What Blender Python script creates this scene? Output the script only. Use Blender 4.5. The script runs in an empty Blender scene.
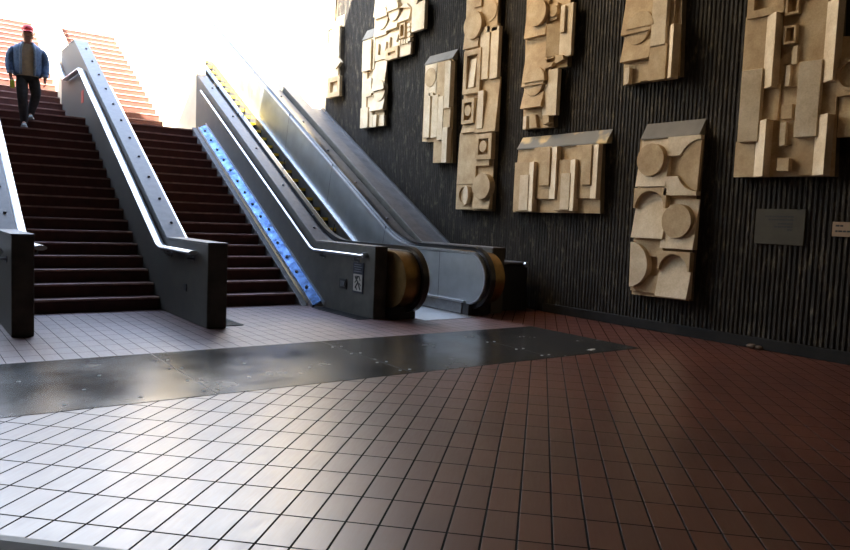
import bpy, bmesh, math, random
from mathutils import Vector, Matrix
random.seed(4)
K = 0.91                    # survey units -> metres
S30 = math.tan(math.radians(30))
scene = bpy.context.scene
col = scene.collection

# ------------------------------------------------------------------ materials
def nmat(name):
    m = bpy.data.materials.new(name); m.use_nodes = True
    nt = m.node_tree; b = nt.nodes['Principled BSDF']
    return m, nt, b
def setin(b, **kw):
    for k, v in kw.items():
        b.inputs[k.replace('_', ' ')].default_value = v
def noise(nt, scale, detail=4, rough=.6, vec=None, sc=None):
    n = nt.nodes.new('ShaderNodeTexNoise'); n.inputs['Scale'].default_value = scale
    n.inputs['Detail'].default_value = detail; n.inputs['Roughness'].default_value = rough
    if vec is None:
        g = nt.nodes.new('ShaderNodeNewGeometry'); vec = g.outputs['Position']
    if sc:
        mp = nt.nodes.new('ShaderNodeMapping'); mp.inputs['Scale'].default_value = sc
        nt.links.new(vec, mp.inputs['Vector']); vec = mp.outputs['Vector']
    nt.links.new(vec, n.inputs['Vector'])
    return n.outputs['Fac']
def ramp(nt, fac, stops):
    r = nt.nodes.new('ShaderNodeValToRGB'); e = r.color_ramp.elements
    while len(e) < len(stops): e.new(.5)
    for el, (p, c) in zip(e, stops):
        el.position = p; el.color = (*c, 1) if len(c) == 3 else c
    nt.links.new(fac, r.inputs['Fac']); return r.outputs['Color']
def mixc(nt, fac, a, b, mode='MIX'):
    n = nt.nodes.new('ShaderNodeMix'); n.data_type = 'RGBA'; n.blend_type = mode
    for sock, v in ((n.inputs[0], fac), (n.inputs[6], a), (n.inputs[7], b)):
        if isinstance(v, (int, float)): sock.default_value = v
        elif isinstance(v, tuple): sock.default_value = (*v, 1) if len(v) == 3 else v
        else: nt.links.new(v, sock)
    return n.outputs[2]
def maprange(nt, v, a, b, c, d):
    n = nt.nodes.new('ShaderNodeMapRange'); nt.links.new(v, n.inputs['Value'])
    for k, x in zip(('From Min', 'From Max', 'To Min', 'To Max'), (a, b, c, d)): n.inputs[k].default_value = x
    return n.outputs['Result']
def bump(nt, b, h, strength=.3, dist=.01):
    n = nt.nodes.new('ShaderNodeBump'); n.inputs['Strength'].default_value = strength; n.inputs['Distance'].default_value = dist
    nt.links.new(h, n.inputs['Height']); nt.links.new(n.outputs['Normal'], b.inputs['Normal'])
def simple(name, c, rough=.6, metal=0, var=.25, scale=8, bmp=0, spec=.5, r2=None):
    m, nt, b = nmat(name)
    f = noise(nt, scale)
    lo = tuple(x*(1-var) for x in c); hi = tuple(min(1, x*(1+var)) for x in c)
    nt.links.new(ramp(nt, f, [(.3, lo), (.7, hi)]), b.inputs['Base Color'])
    b.inputs['Metallic'].default_value = metal
    b.inputs['Specular IOR Level'].default_value = spec
    if r2: nt.links.new(maprange(nt, f, .3, .7, rough, r2), b.inputs['Roughness'])
    else: b.inputs['Roughness'].default_value = rough
    if bmp: bump(nt, b, noise(nt, scale*6), bmp)
    return m

def tile_material(name, rot, w, h, off, cols, mortar, rough, coat=0.0, streak=True, mort=.009):
    m, nt, b = nmat(name)
    g = nt.nodes.new('ShaderNodeNewGeometry')
    mp = nt.nodes.new('ShaderNodeMapping'); mp.vector_type = 'POINT'
    mp.inputs['Rotation'].default_value = (0, 0, rot); mp.inputs['Location'].default_value = (off[0], off[1], 0)
    nt.links.new(g.outputs['Position'], mp.inputs['Vector']); v = mp.outputs['Vector']
    br = nt.nodes.new('ShaderNodeTexBrick'); br.offset = 0; br.squash = 1
    nt.links.new(v, br.inputs['Vector'])
    br.inputs['Scale'].default_value = 1; br.inputs['Brick Width'].default_value = w; br.inputs['Row Height'].default_value = h
    br.inputs['Mortar Size'].default_value = mort*.5; br.inputs['Mortar Smooth'].default_value = .25; br.inputs['Bias'].default_value = 0
    br.inputs['Color1'].default_value = (*cols[0], 1); br.inputs['Color2'].default_value = (*cols[1], 1)
    br.inputs['Mortar'].default_value = (*mortar, 1)
    b.inputs['IOR'].default_value = 1.6
    big = noise(nt, .55, 3)
    c = mixc(nt, maprange(nt, big, .35, .65, 0, 1), br.outputs['Color'], cols[2], 'MULTIPLY')
    fine = noise(nt, 1, 5, .7, v, (55, 5, 1)) if streak else noise(nt, 14, 5)
    c = mixc(nt, .5, c, ramp(nt, fine, [(.3, (.86, .86, .86)), (.7, (1.1, 1.1, 1.1))]), 'MULTIPLY')
    nt.links.new(c, b.inputs['Base Color'])
    rr = maprange(nt, fine, .2, .8, rough[0], rough[1])
    blot = noise(nt, 5, 4)
    ad = nt.nodes.new('ShaderNodeMath'); ad.operation = 'MULTIPLY_ADD'
    nt.links.new(blot, ad.inputs[0]); ad.inputs[1].default_value = .10; nt.links.new(rr, ad.inputs[2])
    a2 = nt.nodes.new('ShaderNodeMath'); a2.operation = 'ADD'; nt.links.new(ad.outputs[0], a2.inputs[0])
    m3 = nt.nodes.new('ShaderNodeMath'); m3.operation = 'MULTIPLY'; nt.links.new(br.outputs['Fac'], m3.inputs[0]); m3.inputs[1].default_value = .5
    nt.links.new(m3.outputs[0], a2.inputs[1]); nt.links.new(a2.outputs[0], b.inputs['Roughness'])
    sp = maprange(nt, br.outputs['Fac'], 0, 1, 1.0, .05); nt.links.new(sp, b.inputs['Specular IOR Level'])
    h1 = nt.nodes.new('ShaderNodeMath'); h1.operation = 'MULTIPLY_ADD'
    nt.links.new(br.outputs['Fac'], h1.inputs[0]); h1.inputs[1].default_value = -1.0
    f2 = nt.nodes.new('ShaderNodeMath'); f2.operation = 'MULTIPLY'; nt.links.new(fine, f2.inputs[0]); f2.inputs[1].default_value = .03
    nt.links.new(f2.outputs[0], h1.inputs[2])
    bump(nt, b, h1.outputs[0], .6, .006)
    return m

M = {}
M['steel'] = simple('brushed_steel', (.62,.63,.65), .28, 1, .12, 30, r2=.4)
M['steel_dark'] = simple('dull_steel', (.22,.22,.225), .38, .9, .2, 12, r2=.5)
M['bronze'] = simple('bronze_cladding', (.30,.19,.075), .32, 1, .25, 6, r2=.45)
M['rubber'] = simple('black_rubber', (.012,.012,.013), .3, 0, .3, 20)
M['black'] = simple('black_paint', (.012,.012,.013), .5, 0, .3, 10)
M['yellow'] = simple('safety_yellow', (.72,.47,.03), .55, 0, .2, 20)
M['tread_metal'] = simple('step_metal', (.03,.03,.03), .45, .6, .3, 30)
M['panel'] = simple('satin_panel', (.42,.45,.47), .42, 1, .1, 4, r2=.5)
M['dark_wall'] = simple('dark_concrete', (.072,.067,.055), .55, 0, .35, 5, .12, r2=.7)
M['ledge'] = simple('grey_coping', (.13,.118,.112), .5, .15, .22, 9, .08, r2=.55)
M['stringer'] = simple('grey_stringer', (.16,.155,.15), .6, 0, .3, 7, .1)
M['riser'] = simple('brown_quarry_tile', (.095,.028,.018), .5, 0, .3, 6, .08, r2=.65)
M['nosing'] = simple('pale_nosing', (.42,.26,.21), .42, 0, .3, 9, .1)  # lighter strip along each step edge
M['base'] = simple('black_base_tile', (.014,.013,.012), .7, 0, .4, 5, .1, .2)
M['ceil'] = simple('dark_ceiling', (.06,.055,.05), .8, 0, .2, 3)
M['plaque'] = simple('bronze_plaque', (.060,.052,.036), .6, .0, .15, 8, 0, .2)
M['plaque_tan'] = simple('tan_plaque', (.26,.17,.10), .6, 0, .15, 8)
M['ink'] = simple('dark_lettering', (.012,.011,.01), .6, 0, .1, 8)
M['navy'] = simple('navy_sign', (.015,.018,.03), .5, 0, .2, 12)
M['sign_white'] = simple('pale_sign', (.45,.42,.36), .6, 0, .2, 25)
M['sign_text'] = simple('grey_lettering', (.16,.17,.2), .6, 0, .1, 12)
M['red'] = simple('red_sticker', (.45,.05,.03), .6, 0, .2, 12)
M['grate'] = simple('iron_grate', (.035,.035,.038), .5, .6, .3, 14)
M['paper'] = simple('white_paper', (.6,.6,.58), .8, 0, .1, 12)
M['stud'] = simple('dark_stud', (.10,.10,.11), .4, .7, .2, 20)
M['plain_floor'] = simple('plain_floor', (.25,.22,.2), .7, 0, .2, 4)

# ribbed, bush-hammered wall
m, nt, b = nmat('ribbed_concrete')
f = noise(nt, 9, 6, .75, sc=(1,1,.35)); f2 = noise(nt, .5, 3)
c = mixc(nt, 1, ramp(nt, f, [(.32,(.006,.0046,.0032)),(.54,(.025,.0195,.0135)),(.72,(.15,.125,.09))]), ramp(nt, f2, [(.3,(.75,.75,.75)),(.7,(1.15,1.1,1.05))]), 'MULTIPLY')
nt.links.new(c, b.inputs['Base Color']); setin(b, Roughness=.72); b.inputs['Specular IOR Level'].default_value = .35
bump(nt, b, noise(nt, 40, 6, .8, sc=(1,1,.5)), .9, .02); M['rib'] = m
# cast stone of the reliefs: tan ground, paler copy with light painted into bright faces
for nm_, cols_ in (('stone', ((.40,.27,.145),(.54,.40,.235),(.64,.50,.32))), ('stone_lit', ((.58,.45,.285),(.72,.59,.41),(.80,.70,.54)))):
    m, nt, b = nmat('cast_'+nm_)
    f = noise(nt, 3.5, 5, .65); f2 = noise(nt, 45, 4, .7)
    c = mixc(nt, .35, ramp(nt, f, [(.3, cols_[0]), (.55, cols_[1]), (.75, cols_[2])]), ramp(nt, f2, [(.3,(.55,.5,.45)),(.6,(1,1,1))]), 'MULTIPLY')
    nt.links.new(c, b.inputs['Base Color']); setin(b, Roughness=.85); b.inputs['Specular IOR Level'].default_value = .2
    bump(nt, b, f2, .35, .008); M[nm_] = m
M['stone_dark'] = simple('dark_stone_edge', (.12,.09,.055), .85, 0, .35, 5, .2)  # darker brown for the side faces of the slabs
# sloping caps: grey with ochre patches
m, nt, b = nmat('patchy_cap')
f = noise(nt, 2.2, 3, .5)
nt.links.new(ramp(nt, f, [(.0,(.14,.13,.11)),(.57,(.20,.185,.155)),(.66,(.62,.45,.22))]), b.inputs['Base Color']); setin(b, Roughness=.8)
bump(nt, b, noise(nt, 30, 4), .15); M['cap'] = m
# bicycle channel, its blue sky reflection put into the steel colour
m, nt, b = nmat('channel_sky_blue')
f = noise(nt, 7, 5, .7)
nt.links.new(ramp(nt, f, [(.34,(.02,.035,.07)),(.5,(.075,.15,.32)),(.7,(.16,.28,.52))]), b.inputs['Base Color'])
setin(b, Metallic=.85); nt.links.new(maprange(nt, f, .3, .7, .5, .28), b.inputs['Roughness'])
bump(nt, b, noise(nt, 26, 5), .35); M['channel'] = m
# floors
R45 = math.radians(45)
M['tile45'] = tile_material('quarry_tile_diagonal', R45, .168*K, .335*K, (.375*K+.0*K, -.050*K), ((.10,.024,.011),(.14,.038,.018),(.6,.5,.46)), (.012,.010,.009), (.235,.39), mort=.012)
M['tile0'] = tile_material('quarry_tile_straight', 0, .164*K, .335*K, (0, 0), ((.12,.055,.05),(.16,.075,.068),(.8,.75,.78)), (.03,.022,.02), (.33,.5), mort=.007)
m, nt, b = nmat('dark_slate')
f = noise(nt, 1.3, 5, .6); f2 = noise(nt, 60, 4)
nt.links.new(ramp(nt, f, [(.3,(.022,.021,.020)),(.7,(.040,.038,.034))]), b.inputs['Base Color'])
nt.links.new(maprange(nt, f, .3, .7, .16, .30), b.inputs['Roughness']); b.inputs['Specular IOR Level'].default_value = .55
bump(nt, b, f2, .02, .003); M['slate'] = m
M['joint'] = simple('pale_joint', (.12,.115,.11), .5, 0, .2, 9)
# person
M['skin'] = simple('skin', (.60,.30,.20), .55, 0, .08, 14)
M['denim'] = simple('blue_denim', (.11,.17,.28), .85, 0, .4, 22, .2)
M['denim_light'] = simple('faded_denim', (.34,.42,.52), .85, 0, .3, 22, .2)
M['shirt'] = simple('beige_cotton', (.80,.66,.44), .9, 0, .12, 14)
M['trouser'] = simple('black_trousers', (.045,.043,.040), .85, 0, .3, 14)
M['capred'] = simple('red_cap_cloth', (.75,.08,.09), .8, 0, .15, 16)
M['shoe'] = simple('grey_trainer', (.30,.31,.29), .7, 0, .25, 25)
M['sole'] = simple('pale_sole', (.55,.55,.52), .7, 0, .1, 25)
M['glass_dark'] = simple('dark_lens', (.01,.01,.01), .15, 0, .1, 10)
M['hair'] = simple('dark_hair', (.03,.018,.012), .8, 0, .3, 30)
M['bottle'] = simple('yellow_green_drink', (.62,.75,.06), .3, 0, .1, 10)
M['lid'] = simple('white_plastic', (.6,.6,.58), .45, 0, .05, 10)

M['pale'] = simple('painted_sunlit_concrete', (.66,.55,.38), .85, 0, .08, 3)  # sun glare put into the colour: pale copy of the dark walls

M['deck'] = simple('dark_deck', (.12,.11,.10), .42, .6, .25, 8, r2=.5)
M['capplain'] = simple('grey_cap', (.17,.15,.12), .8, 0, .2, 3, .1)
M['rag'] = simple('brown_rag', (.11,.07,.045), .9, 0, .2, 20)


# ------------------------------------------------------------------ mesh helpers (survey units in, metres out)
class MB:
    def __init__(s): s.v = []; s.f = []; s.mi = []; s.sm = []
    def add(s, vs, fs, mi=0, smooth=False):
        n = len(s.v); s.v += [tuple(a) for a in vs]
        for f in fs: s.f.append([n+i for i in f]); s.mi.append(mi); s.sm.append(smooth)
        return s
    def box(s, a, b, mi=0):
        x0, y0, z0 = a; x1, y1, z1 = b
        return s.add([(x0,y0,z0),(x1,y0,z0),(x1,y1,z0),(x0,y1,z0),(x0,y0,z1),(x1,y0,z1),(x1,y1,z1),(x0,y1,z1)],
            [(0,3,2,1),(4,5,6,7),(0,1,5,4),(1,2,6,5),(2,3,7,6),(3,0,4,7)], mi)
    def hexa(s, p, mi=0):   # 8 points: 4 of one end, 4 of the other
        return s.add(p, [(3,2,1,0),(4,5,6,7),(0,1,5,4),(1,2,6,5),(2,3,7,6),(3,0,4,7)], mi)
    def prism(s, poly, axis, a, b, mi=0, smooth=False):   # polygon swept along an axis
        def P(u, w, t): return {'x': (t,u,w), 'y': (u,t,w), 'z': (u,w,t)}[axis]
        n = len(poly); vs = [P(u,w,a) for u,w in poly]+[P(u,w,b) for u,w in poly]
        s.add(vs, [tuple(range(n)), tuple(range(2*n-1, n-1, -1))], mi, False)
        s.add(vs, [(i, n+i, n+(i+1)%n, (i+1)%n) for i in range(n)], mi, smooth)
        return s
    def band(s, inner, outer, axis, a, b, mi=0, smooth=True, closed=True):   # ring between two matching outlines
        n = len(inner); m = n if closed else n-1
        def P(u, w, t): return {'x': (t,u,w), 'y': (u,t,w), 'z': (u,w,t)}[axis]
        vs = [P(*p, a) for p in inner]+[P(*p, a) for p in outer]+[P(*p, b) for p in inner]+[P(*p, b) for p in outer]
        fs = []; sides = []
        for i in range(m):
            j = (i+1) % n
            fs += [(i, j, n+j, n+i), (2*n+i, 3*n+i, 3*n+j, 2*n+j)]
            sides += [(n+i, n+j, 3*n+j, 3*n+i), (i, 2*n+i, 2*n+j, j)]
        if not closed: fs += [(0, n, 3*n, 2*n), (n-1, 3*n-1, 4*n-1, 2*n-1)]
        s.add(vs, fs, mi, False); s.add(vs, sides, mi, smooth); return s
    def tube(s, pts, r, n=12, mi=0, cap=True, flat=1.0, up=(0,0,1)):
        pts = [Vector(p) for p in pts]; rs = r if isinstance(r, (list, tuple)) else [r]*len(pts)
        vs = []; 
        for i, p in enumerate(pts):
            t = (pts[min(i+1, len(pts)-1)]-pts[max(i-1, 0)]).normalized()
            a = t.cross(Vector(up)); 
            if a.length < .05: a = t.cross(Vector((0,1,0)))
            a.normalize(); c = a.cross(t).normalized()
            rr = rs[i]; ra, rb = rr if isinstance(rr, (tuple, list)) else (rr, rr*flat)
            for k in range(n):
                an = 2*math.pi*k/n; vs.append(p+a*math.cos(an)*ra+c*math.sin(an)*rb)
        fs = [(i*n+k, i*n+(k+1)%n, (i+1)*n+(k+1)%n, (i+1)*n+k) for i in range(len(pts)-1) for k in range(n)]
        s.add(vs, fs, mi, True)
        if cap: s.add([vs[k] for k in range(n)], [tuple(range(n-1, -1, -1))], mi); s.add(vs[-n:], [tuple(range(n))], mi)
        return s
    def loft(s, rings, mi=0, closed=True, cap=False, smooth=True):
        n = len(rings[0]); vs = [p for r in rings for p in r]; m = n if closed else n-1
        s.add(vs, [(i*n+k, i*n+(k+1)%n, (i+1)*n+(k+1)%n, (i+1)*n+k) for i in range(len(rings)-1) for k in range(m)], mi, smooth)
        if cap: s.add(rings[0], [tuple(range(n-1,-1,-1))], mi); s.add(rings[-1], [tuple(range(n))], mi)
        return s
    def ball(s, c, r, n=10, m=7, mi=0):
        rx, ry, rz = r if isinstance(r, (tuple, list)) else (r, r, r)
        rings = []
        for i in range(m+1):
            th = math.pi*i/m; q = max(math.sin(th), .02)
            rings.append([(c[0]+rx*q*math.cos(2*math.pi*k/n), c[1]+ry*q*math.sin(2*math.pi*k/n), c[2]-rz*math.cos(th)) for k in range(n)])
        return s.loft(rings, mi, cap=True)

def props(o, label=None, cat=None, group=None, kind=None):
    if label: o['label'] = label
    if cat: o['category'] = cat
    if group: o['group'] = group
    if kind: o['kind'] = kind
    return o
def empty(name, loc, label=None, cat=None, group=None, rz=0):
    o = bpy.data.objects.new(name, None); col.objects.link(o); o.empty_display_size = .1
    o.location = Vector(loc)*K; o.rotation_euler = (0, 0, rz)
    return props(o, label, cat, group)
def wloc(o):
    v = Vector((0,0,0))
    while o is not None: v += o.location; o = o.parent
    return v
def build(name, mb, mats, parent=None, bevel=0, k=K, local=False, origin=None, label=None):
    me = bpy.data.meshes.new(name)
    org = Vector(origin)*K if origin is not None else Vector((0,0,0))
    base = (wloc(parent) if parent is not None and not local else Vector((0,0,0))) + org
    me.from_pydata([Vector(v)*k-base for v in mb.v], [], mb.f)
    for m in (mats if isinstance(mats, (list, tuple)) else [mats]): me.materials.append(m)
    me.polygons.foreach_set('material_index', mb.mi); me.polygons.foreach_set('use_smooth', mb.sm)
    bm = bmesh.new(); bm.from_mesh(me); bmesh.ops.remove_doubles(bm, verts=bm.verts, dist=1e-5)
    bmesh.ops.recalc_face_normals(bm, faces=bm.faces)
    for e in bm.edges:
        if len(e.link_faces) == 2 and e.calc_face_angle(0) > .7: e.smooth = False
    bm.to_mesh(me); bm.free()
    o = bpy.data.objects.new(name, me); col.objects.link(o)
    if origin is not None: o.location = org
    if parent is not None: o.parent = parent
    if bevel:
        b = o.modifiers.new('Bevel', 'BEVEL'); b.width = bevel; b.segments = 2; b.limit_method = 'ANGLE'; b.angle_limit = .6
    if label: o['label'] = label
    return o
def struct(name, mb, mats, **kw):
    return props(build(name, mb, mats, **kw), kind='structure')
def arc(cx, cy, r, a0, a1, n):
    return [(cx+r*math.cos(math.radians(a0+(a1-a0)*i/n)), cy+r*math.sin(math.radians(a0+(a1-a0)*i/n))) for i in range(n+1)]

# ------------------------------------------------------------------ light levels
CE = (0.0, 17.0, 2.2, 14.7)
PLOC = (2.03, 16.02, 2.952)
SKY = [(.0,(1,.92,.76)),(.25,(1,.985,.93)),(.5,(.66,.79,1)),(1,(.45,.62,1))]; SKYS = 10.0
YW = 17.3
SUNE = 80.0; SUND = (.55, .40, -.75); EXPO = 0.0
SPOTS = [((5.8,11.8,8.8), 900, 75, (1,.72,.40), (9.15,6.4,2.8)), ((4.8,1.0,8.6), 110, 60, (1,.72,.42), (9.15,7.0,3.6)), ((5.6,16.0,8.8), 900, 62, (.96,1,.98), (9.15,14.6,4.2))]  # last cool one is added to brighten the far wall, no fixture there
M['slope'] = simple('grey_slope', (.13,.125,.125), .5, .3, .35, 5, .1, r2=.65)

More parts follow.
